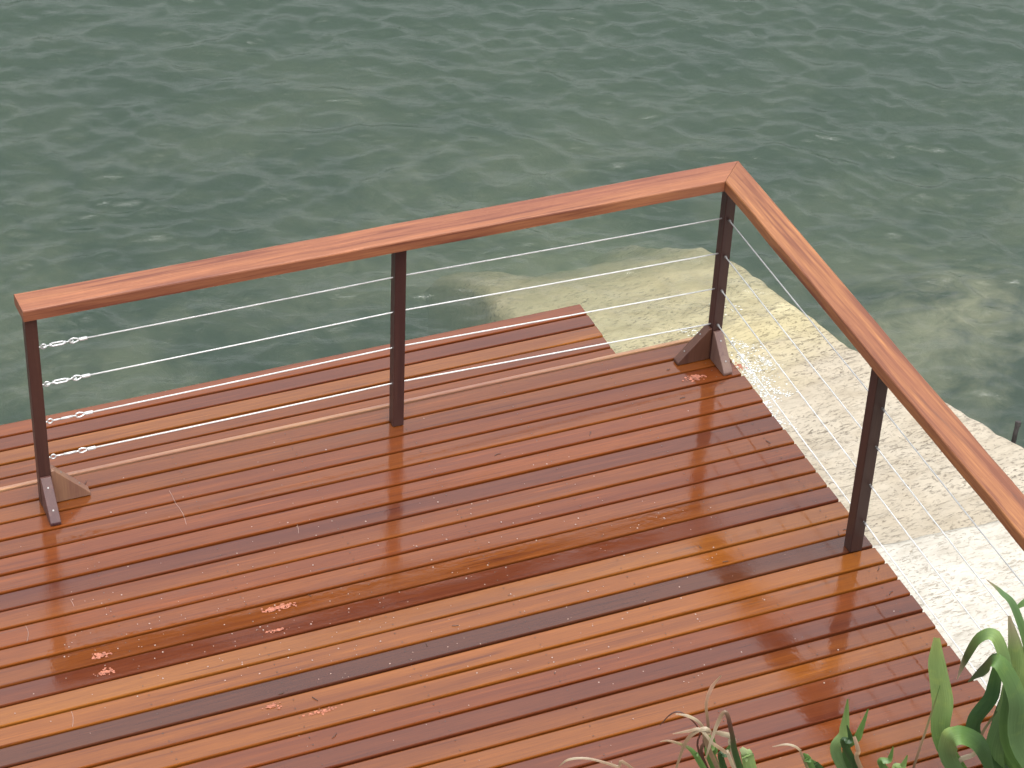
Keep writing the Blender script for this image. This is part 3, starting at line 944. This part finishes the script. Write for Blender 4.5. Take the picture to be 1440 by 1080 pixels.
# plant with the single broad upright blade
P, R = plant((2.38, -2.74), 'plant with one broad upright yellow green blade against the deck edge')
B = base_px(R)
leaf(P, R, [B, (1334, 1060), (1324, 985), (1318, 935), (1317, 897)], [12, 27, 33, 27, 9], [GREEN, GREEN, LGREEN, LGREEN, (.30, .36, .12)], .2, .18)
leaf(P, R, [B, (1345, 1085), (1334, 1043), (1352, 1032), (1380, 1050), (1396, 1090)], [12, 26, 36, 38, 34, 14], [GREEN, BLUEG, LGREEN, GREEN, DGREEN, DGREEN], [.2, .6, .8, .7], .12, [0, .06, .10, .10, .08, .05])
leaf(P, R, [(1276, 1110), (1287, 1072), (1306, 1015), (1322, 964)], [3, 3.5, 3, 1.2], [BROWN, DRY, GREEN], 0, .2, [0, .05, .05, .05])
leaf(P, R, [B, (1350, 1085), (1372, 1058), (1382, 1030), (1402, 1000)], [6, 8, 6, 4, 2], [DRY, PALE, DRY, DGREEN], .2, .2)
# short upright blades
P, R = plant((2.02, -2.70), 'low plant with short upright blades and a dry brown stalk on the bank')
B = base_px(R)
leaf(P, R, [B, (1182, 1075), (1187, 1030), (1192, 983)], [10, 18, 17, 2], [GREEN, BLUEG, LGREEN, GREEN], .3, .25)
leaf(P, R, [B, (1196, 1075), (1208, 1035), (1221, 997)], [9, 14, 13, 2], [DGREEN, DGREEN, GREEN, GREEN], -.5, .3)
leaf(P, R, [B, (1193, 1060), (1196, 1040), (1191, 1020)], [8, 12, 9, 2], [DGREEN, DGREEN, DGREEN], .4, .3, [0, .03, .03, .03])
leaf(P, R, [B, (1213, 1085), (1207, 1055), (1201, 1036)], [4, 6, 6, 4], [DRY, DRY, (.5, .33, .24)], 0, .3, [0, .04, .04, .04])
leaf(P, R, [B, (1160, 1090), (1146, 1075), (1136, 1066)], [8, 13, 10, 2], [DGREEN, DGREEN, GREEN], .4, .3)
P, R = plant((2.18, -2.74), 'very small plant with two blade tips between larger plants')
B = base_px(R)
leaf(P, R, [B, (1246, 1085), (1251, 1068), (1256, 1050)], [8, 12, 9, 2], [DGREEN, GREEN, GREEN], .4, .25)
leaf(P, R, [B, (1266, 1092), (1270, 1078), (1276, 1062)], [8, 11, 10, 2], [GREEN, LGREEN, GREEN], -.3, .25)
# tuft with dried arching blades
P, R = plant((1.52, -2.73), 'tuft of narrow blades with dried brown arching tips in front of the boards')
B = base_px(R)
leaf(P, R, [B, (996, 1085), (993, 1040), (985, 1018), (968, 1007), (950, 1004)], [4, 5, 4, 4, 4, 1.5], [BROWN, BROWN, DRY, PALE, DRY], 0, .2)
leaf(P, R, [B, (992, 1080), (984, 1028), (960, 1003), (944, 1004), (928, 1020)], [2, 3, 2, 2, 2, 1], [BROWN, BROWN, BROWN, BROWN], 0, .2, [0, -.02, -.03, -.03, -.03, -.03])
leaf(P, R, [B, (1001, 1075), (996, 1020), (993, 990), (1001, 967), (1014, 950)], [4, 5, 4, 4, 5, 1.5], [BROWN, BROWN, DRY, (.5, .28, .2), DRY], 0, .2, [0, -.02, -.02, -.02, -.02, -.02])
leaf(P, R, [B, (1000, 1060), (998, 1030), (985, 1026), (965, 1042), (951, 1080)], [4, 6, 6, 5, 5, 3], [BROWN, DRY, PALE, DRY, DRY], 0, .2, [0, .03, .05, .05, .05, .05])
leaf(P, R, [B, (1042, 1085), (1030, 1035), (1021, 1002), (1010, 1015), (998, 1048), (992, 1068)], [9, 10, 7, 6, 6, 4, 2], [GREEN, DGREEN, BROWN, DRY, PALE, DRY], [.2, -.2], .3, [0, .04, .06, .06, .06, .07, .07])
leaf(P, R, [B, (1004, 1080), (1001, 1050), (995, 1027)], [8, 11, 9, 3], [GREEN, GREEN, LGREEN, (.25, .27, .1)], .3, .3)
leaf(P, R, [B, (1012, 1085), (1006, 1055), (1002, 1032)], [8, 10, 8, 3], [DGREEN, GREEN, GREEN], -.3, .3, [0, -.02, -.02, -.02])
leaf(P, R, [B, (1020, 1085), (1022, 1060), (1026, 1048)], [8, 10, 8, 3], [DGREEN, DGREEN, GREEN], .3, .3)
leaf(P, R, [B, (992, 1085), (978, 1062), (965, 1050), (942, 1042), (928, 1043)], [6, 8, 7, 4, 3, 1], [GREEN, GREEN, GREEN, DRY, DRY], .2, .3, [0, .03, .04, .04, .04, .04])
leaf(P, R, [B, (1032, 1080), (1020, 1058), (1002, 1045), (985, 1026), (968, 1028), (946, 1032)], [4, 5, 5, 4, 4, 4, 1], [DRY, PALE, DRY, PALE, DRY, DRY], 0, .2, [0, .05, .06, .06, .05, .05, .05])
leaf(P, R, [B, (1056, 1084), (1052, 1064), (1042, 1052)], [14, 20, 17, 6], [LGREEN, LGREEN, (.4, .45, .25)], .2, .25, [0, .03, .03, .03])
leaf(P, R, [B, (1035, 1070), (1030, 1040), (1015, 1032), (1004, 1030)], [6, 8, 8, 7, 4], [DRY, PALE, PALE, DRY], .4, .3)
leaf(P, R, [B, (900, 1090), (868, 1078), (828, 1067), (800, 1068), (786, 1078)], [3, 4, 4, 3, 3, 1], [BROWN, DRY, DRY, PALE, DRY], 0, .2, [0, .03, .04, .04, .04, .04])
P, R = plant((1.80, -2.74), 'sparse plant with a pale dry wisp beside the tuft of brown blades')
B = base_px(R)
leaf(P, R, [B, (1135, 1078), (1125, 1055), (1108, 1047), (1086, 1050)], [2, 3, 3, 3, 1], [GREEN, DRY, PALE, DRY], 0, .2)
leaf(P, R, [B, (1142, 1085), (1136, 1068), (1130, 1059)], [8, 14, 11, 2], [DGREEN, GREEN, GREEN], .3, .3)

for o in SC.objects:
    if '_w' in o: del o['_w']
